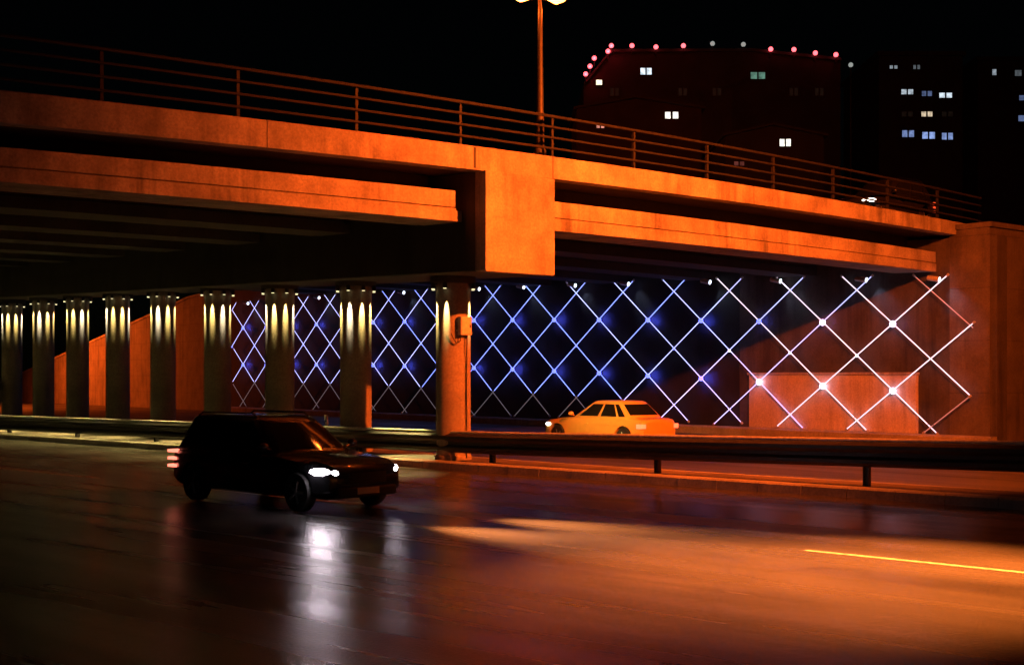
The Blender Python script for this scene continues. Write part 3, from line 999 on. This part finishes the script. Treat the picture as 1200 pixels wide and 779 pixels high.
# ------------------------------------------------------------------ buildings beyond the bridge
def at(x, y, d):
    return Vector(((x - 600) / 1500 * d, d, 2.4 + (440 - y) / 1500 * d))
def prism(outline, d, depth):
    m = MB()
    a = [at(x, y, d) for x, y in outline]
    b = [Vector((p.x, p.y + depth, p.z)) for p in a]
    return m.loft([a, b])
def base_y(d): return 440 + 2.4 * 1500 / d
def window(b, x, y, w, h, d, col, st, panes=1, name="window"):
    """lit window: dark frame standing 12 cm proud, panes of lit glass inside it"""
    m = MB()
    x0, x1, y0, y1 = x - w / 2, x + w / 2, y - h / 2, y + h / 2
    e = .9
    def f(px, py, o): q = at(px, py, d); return Vector((q.x, q.y - o, q.z))
    def bar(a0, b0, a1, b1):
        vs = [f(px, py, o) for o in (-.05, .12) for px, py in ((a0, b0), (a1, b0), (a1, b1), (a0, b1))]
        m.add(vs, [(3, 2, 1, 0), (4, 5, 6, 7), (0, 1, 5, 4), (1, 2, 6, 5), (2, 3, 7, 6), (3, 0, 4, 7)])
    bar(x0 - e, y0 - e, x1 + e, y0); bar(x0 - e, y1, x1 + e, y1 + e); bar(x0 - e, y0, x0, y1); bar(x1, y0, x1 + e, y1)
    for q in range(1, panes):
        xx = x0 + (x1 - x0) * q / panes
        bar(xx - .8, y0, xx + .8, y1)
    fr = m.build(name, M_ROOF, b)
    key = "lit_glass_%d" % len(bpy.data.materials)
    mat, nt, bs = newmat(key)
    n = nt.nodes.new("ShaderNodeTexNoise"); n.inputs["Scale"].default_value = 2.2; n.inputs["Detail"].default_value = 3
    tc = nt.nodes.new("ShaderNodeTexCoord"); nt.links.new(tc.outputs["Object"], n.inputs["Vector"])
    mr = nt.nodes.new("ShaderNodeMapRange"); mr.inputs["From Min"].default_value = .3; mr.inputs["From Max"].default_value = .7
    mr.inputs["To Min"].default_value = st * .45; mr.inputs["To Max"].default_value = st * 1.3
    nt.links.new(n.outputs["Fac"], mr.inputs["Value"]); nt.links.new(mr.outputs[0], bs.inputs["Emission Strength"])
    bs.inputs["Emission Color"].default_value = (*col, 1); bs.inputs["Base Color"].default_value = (.05, .05, .05, 1)
    m = MB(); m.quad(f(x0, y0, .02), f(x1, y0, .02), f(x1, y1, .02), f(x0, y1, .02))
    m.build("pane", mat, fr)
    return fr
COLD, BLUE, WARM, GREEN = (.75, .88, 1), (.35, .5, 1), (1, .8, .55), (.35, .8, .6)
# hall with the string of red lamps
dA = 130
A = thing("flat_roofed_building", at(840, base_y(dA), dA), "big dark building with red lamps strung along its roof edge", "building")
outl = [(684, base_y(dA)), (684, 101), (716, 62), (880, 61), (985, 72), (985, base_y(dA))]
prism(outl, dA, 18).build("wall", M_BUILD, A)
m = MB()
for a, b in zip(outl[1:-2], outl[2:-1]):
    p, q = at(*a, dA), at(*b, dA)
    m.loft([[p + Vector((0, -.3, .003)), p + Vector((0, -.3, .3)), p + Vector((0, 18.3, .3)), p + Vector((0, 18.3, .003))],
            [q + Vector((0, -.3, .003)), q + Vector((0, -.3, .3)), q + Vector((0, 18.3, .3)), q + Vector((0, 18.3, .003))]])
m.build("roof", M_ROOF, A)
window(A, 757, 84, 13, 8, dA, COLD, 1.4, 2); window(A, 888, 89, 17, 8, dA, GREEN, .28, 2); window(A, 702, 97, 7, 6, dA, WARM, 2.0)
for x in (720, 800, 840, 930, 960):
    window(A, x, 108, 10, 9, dA, WARM, .004, 2)
red = [(686, 88.5, 1), (691, 79.5, 1), (696, 70, 1), (712, 62, 1), (716, 55.5, 1), (740, 55.5, 1), (768, 57, 1), (800, 55.5, 1), (834, 53, 0), (870, 54, 0), (902, 59.5, 1), (929, 60, 1), (954, 64, 1), (978, 66, 1)]
for i, (x, y, on) in enumerate(red):
    p = at(x, y, dA) + Vector((0, -.55, 0))
    lab = ("small %s roof lamp, %s from the left in the string along the dark building" % ("red" if on else "dim white", ORD[i]))
    o = thing("roof_lamp", p - Vector((0, 0, .45)), lab, "lamp", "lamps strung along the dark building's roof")
    m = MB(); m.sphere(p, .24, 12, 8); m.build("globe", M_RED if on else M_WHITELAMP, o, smooth=True)
    m = MB(); m.tube(p - Vector((0, 0, .75)), p - Vector((0, 0, .18)), .06); m.tube(p - Vector((0, 0, .7)), p + Vector((0, .75, -.7)), .05)
    m.build("bracket", M_FIXTURE, o)
    if on:
        lamp("red_lamp", 'POINT', p + Vector((0, -.3, -.1)), 26 if i < 5 else 5, (1, .02, .04), o, soft=.1)
# low houses in front of it
dB = 112
Bq = thing("house", at(745, base_y(dB), dB), "low dark house with a pair of bright square windows below the red lamps", "house")
prism([(676, base_y(dB)), (676, 128), (745, 116), (822, 128), (822, base_y(dB))], dB, 10).build("wall", M_BUILD2, Bq)
m = MB()
for a, b in (((672, 129), (745, 115.6)), ((745, 115.6), (826, 129))):
    p, q = at(*a, dB), at(*b, dB)
    m.loft([[p + Vector((0, -.5, .01)), p + Vector((0, -.5, .2)), p + Vector((0, 10.5, .2)), p + Vector((0, 10.5, .01))], [q + Vector((0, -.5, .01)), q + Vector((0, -.5, .2)), q + Vector((0, 10.5, .2)), q + Vector((0, 10.5, .01))]])
m.build("roof", M_ROOF, Bq)
window(Bq, 782.5, 135.5, 6.5, 8, dB, (1, .93, .8), 1.8); window(Bq, 791.5, 135.5, 6.5, 8, dB, (1, .93, .8), 1.8)
window(Bq, 703.5, 148, 9, 5, dB, (1, .35, .25), 1.0, 2)
dC = 104
Cq = thing("house", at(905, base_y(dC), dC), "low dark house with one bright white window right of the twin windows", "house")
prism([(850, base_y(dC)), (850, 160), (905, 148), (965, 160), (965, base_y(dC))], dC, 10).build("wall", M_BUILD, Cq)
m = MB()
for a, b in (((846, 161), (905, 147.6)), ((905, 147.6), (969, 161))):
    p, q = at(*a, dC), at(*b, dC)
    m.loft([[p + Vector((0, -.5, .01)), p + Vector((0, -.5, .2)), p + Vector((0, 10.5, .2)), p + Vector((0, 10.5, .01))], [q + Vector((0, -.5, .01)), q + Vector((0, -.5, .2)), q + Vector((0, 10.5, .2)), q + Vector((0, 10.5, .01))]])
m.build("roof", M_ROOF, Cq)
window(Cq, 920, 167.5, 13, 8.5, dC, (1, .95, .82), 2.0, 2); window(Cq, 866, 192, 12, 5, dC, (1, .25, .2), .12, 2)
# apartment blocks on the right
dD = 150
Dq = thing("apartment_block", at(1080, base_y(dD), dD), "dark apartment block with rows of blue and white lit windows", "building")
prism([(1030, base_y(dD)), (1030, 66), (1128, 66), (1128, base_y(dD))], dD, 16).build("wall", M_BUILD, Dq)
m = MB(); p, q = at(1027, 66, dD), at(1131, 66, dD)
m.box(lambda a, b, c_: Vector((a, b, c_)), p.x, q.x, dD - .4, dD + 16.4, p.z + .003, p.z + .5); m.build("roof", M_ROOF, Dq)
for x, y, w, h, c_, s in ((1047, 79, 9, 4, COLD, .35), (1074, 79, 8, 5, COLD, .12), (1063, 108, 14, 6, COLD, .6), (1086, 110, 12, 6, BLUE, .25), (1108, 112, 15, 6, COLD, 1.0),
                          (1086, 134, 13, 6, WARM, .75), (1064, 157, 14, 8, BLUE, .5), (1088, 159, 15, 8, BLUE, .85), (1110, 160, 13, 8, BLUE, .6), (1110, 134, 13, 6, WARM, .004), (1063, 134, 13, 6, WARM, .004)):
    window(Dq, x, y, w, h, dD, c_, s, 2)
dE = 165
Eq = thing("apartment_block", at(1190, base_y(dE), dE), "dark apartment block at the right edge with few dim windows", "building")
prism([(1146, base_y(dE)), (1146, 72), (1250, 72), (1250, base_y(dE))], dE, 16).build("wall", M_BUILD2, Eq)
m = MB(); p, q = at(1143, 72, dE), at(1253, 72, dE)
m.box(lambda a, b, c_: Vector((a, b, c_)), p.x, q.x, dE - .4, dE + 16.4, p.z + .003, p.z + .5); m.build("roof", M_ROOF, Eq)
for x, y, w, h, c_, s in ((1165, 85, 5, 7, COLD, .35), (1193, 86, 8, 7, COLD, .1), (1197, 115, 6, 6, BLUE, .2), (1197, 139, 8, 7, BLUE, .3)):
    window(Eq, x, y, w, h, dE, c_, s, 1)
# dim pole light between the blocks
p = at(997, 79, 140)
o = thing("lamp_post", (p.x, p.y, 0), "distant lamp post with a dim white head right of the red lamps", "lamp post")
m = MB(); m.lathe([(.15, 0), (.07, p.z)], c=(p.x, p.y, 0), n=10); m.build("pole", M_POLE, o, smooth=True)
m = MB(); m.sphere(p + Vector((0, 0, .25)), .26, 12, 8); m.build("globe", M_WHITELAMP, o, smooth=True)
